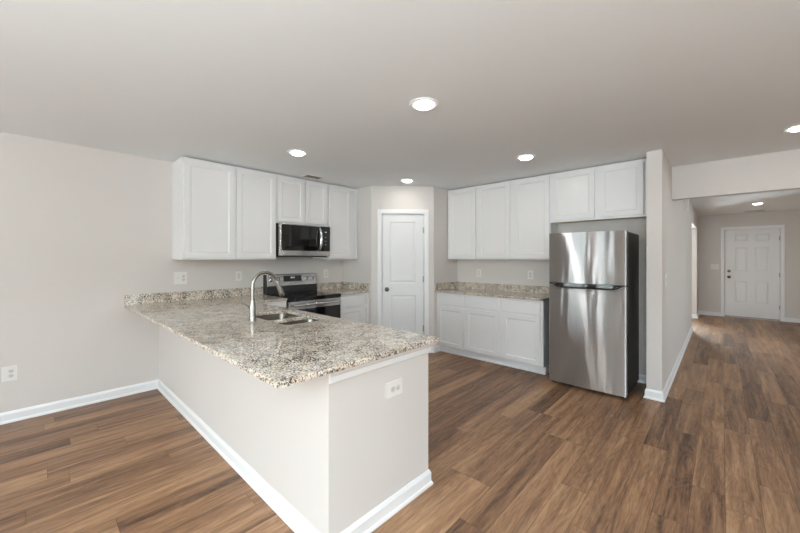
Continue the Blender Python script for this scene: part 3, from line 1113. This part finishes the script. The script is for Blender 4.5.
# ------------------------------------------------------------------ ceiling registers
def register(label, x, y, w, l, rz):
    t = thing('air_register', label, 'vent', (x, y, H), rz, 'ceiling air registers')
    f = 0.02
    box_obj('frame', [(-w / 2, w / 2, -l / 2, -l / 2 + f, -0.007, -0.0002), (-w / 2, w / 2, l / 2 - f, l / 2, -0.007, -0.0002),
                      (-w / 2, -w / 2 + f, -l / 2 + f, l / 2 - f, -0.007, -0.0002), (w / 2 - f, w / 2, -l / 2 + f, l / 2 - f, -0.007, -0.0002)], M['vent'], t, 0.002)
    box_obj('throat_shade', (-w / 2 + f, w / 2 - f, -l / 2 + f, l / 2 - f, -0.0012, -0.0002), M['ventdark'], t)  # flat dark sheet painted as the shaded duct opening
    bm = bmesh.new()
    k = int((w - 2 * f) / 0.014)
    for i in range(k):
        x0 = -w / 2 + f + (i + 0.5) * (w - 2 * f) / k
        s = 1 if x0 > 0 else -1
        vs = [bm.verts.new(p) for p in ((x0 - 0.005 * s, -l / 2 + f, -0.0014), (x0 - 0.005 * s, l / 2 - f, -0.0014), (x0 + 0.004 * s, l / 2 - f, -0.0075), (x0 + 0.004 * s, -l / 2 + f, -0.0075))]
        bm.faces.new(vs)
    sl = link('louvers', bm, M['louver'], t)
    md = sl.modifiers.new('thick', 'SOLIDIFY')
    md.thickness = 0.001
    return t


register('small white ceiling register above the microwave cabinet', 0.530, 2.485, 0.155, 0.255, 0)
register('white ceiling register in the hall above the front door', 4.93, 10.93, 0.34, 0.155, 0)

# ------------------------------------------------------------------ outlets and switches (local: facing -y, plate back on y = 0)
def duplex(parent, x, z, horizontal=False):
    for s in (-1, 1):
        bm = bmesh.new()
        c = (x + (s * 0.0195 if horizontal else 0), -0.0062, z + (0 if horizontal else s * 0.0195))
        bm_lathe(bm, [(0.0165, 0), (0.0165, 0.002), (0.015, 0.0028)], c, (0, -1, 0), 18)
        so = link('socket', bm, M['socket'], parent)
        bm = bmesh.new()
        for d in (-0.006, 0.006):
            dx, dz = (0, d) if horizontal else (d, 0)
            w_, h_ = (0.004, 0.001) if horizontal else (0.001, 0.004)
            ox, oz = (0.003, 0) if horizontal else (0, 0.003)
            bm_box(bm, c[0] + dx + ox - w_, c[0] + dx + ox + w_, c[1] - 0.0032, c[1] - 0.0027, c[2] + dz + oz - h_, c[2] + dz + oz + h_)
        ox, oz = (-0.007, 0) if horizontal else (0, -0.007)
        bm_box(bm, c[0] + ox - 0.002, c[0] + ox + 0.002, c[1] - 0.0032, c[1] - 0.0027, c[2] + oz - 0.002, c[2] + oz + 0.002)
        link('slots', bm, M['slot'], so)


def toggle(parent, x, z):
    bm = bmesh.new()
    bm_box(bm, x - 0.005, x + 0.005, -0.0075, -0.0062, z - 0.012, z + 0.012)
    bm_loft(bm, [[(x - 0.004, -0.0075, z - 0.004), (x + 0.004, -0.0075, z - 0.004), (x + 0.004, -0.0075, z + 0.008), (x - 0.004, -0.0075, z + 0.008)],
                 [(x - 0.003, -0.017, z + 0.004), (x + 0.003, -0.017, z + 0.004), (x + 0.003, -0.017, z + 0.011), (x - 0.003, -0.017, z + 0.011)]])
    link('toggle', bm, M['socket'], parent)


def plate(name, label, cat, loc, rz, w, h, group=None):
    t = thing(name, label, cat, loc, rz, group)
    box_obj('plate', (-w / 2, w / 2, -0.006, -0.0003, -h / 2, h / 2), M['plate'], t, 0.002)
    return t


# facing: left wall (+x) rz = 90 deg; back wall (-y) rz = 0; peninsula end (+x) rz = 90 deg
t = plate('wall_outlet', 'white double-wide outlet plate low on the left wall', 'outlet', (0, -0.134, 0.412), PI / 2, 0.088, 0.125, 'wall outlets')
duplex(t, 0.012, 0)
t = plate('wall_outlet', 'double-wide plate with switch and outlet under the left upper cabinet', 'outlet', (0, 1.127, 1.168), PI / 2, 0.128, 0.135, 'wall outlets')
duplex(t, 0.030, 0); toggle(t, -0.028, 0)
t = plate('light_switch', 'single white rocker switch plate on the wall left of the range', 'switch', (0, 1.760, 1.166), PI / 2, 0.074, 0.118)
box_obj('rocker', (-0.0165, 0.0165, -0.0095, -0.0062, -0.034, 0.034), M['socket'], t, 0.001)
t = plate('wall_outlet', 'white outlet plate on the wall right of the range', 'outlet', (0, 3.058, 1.156), PI / 2, 0.080, 0.122, 'wall outlets')
duplex(t, 0, 0)
t = plate('wall_outlet', 'horizontal white outlet plate on the peninsula end', 'outlet', (XE, 1.357, 0.673), PI / 2, 0.126, 0.085, 'wall outlets')
duplex(t, 0.008, 0, True)
t = plate('wall_outlet', 'white outlet plate on the back wall nearest the pantry', 'outlet', (1.704, YB, 1.162), 0, 0.074, 0.116, 'wall outlets')
duplex(t, 0, 0)
t = plate('wall_outlet', 'white outlet plate on the back wall nearest the refrigerator', 'outlet', (2.497, YB, 1.160), 0, 0.076, 0.120, 'wall outlets')
duplex(t, 0, 0)
t = plate('light_switch', 'faint white switch plate on the hall side of the wing wall', 'switch', (XW1, 4.44, 1.165), PI / 2, 0.118, 0.13)
toggle(t, -0.023, 0); toggle(t, 0.023, 0)
t = plate('light_switch', 'white two-gang switch plate left of the front door', 'switch', (4.283, YD, 1.185), 0, 0.150, 0.135)
toggle(t, -0.023, 0); toggle(t, 0.023, 0)
# door chime high on the hall wall
t = thing('door_chime', 'small white chime box high on the wall behind the header', 'chime', (XW1, 6.85, 2.125), PI / 2)
box_obj('housing', (-0.08, 0.08, -0.055, -0.0003, 0.0, 0.17), M['plate'], t, 0.005)
box_obj('grille', [(-0.045 + i * 0.018, -0.039 + i * 0.018, -0.0565, -0.0552, 0.02, 0.15) for i in range(6)], M['socket'], t)
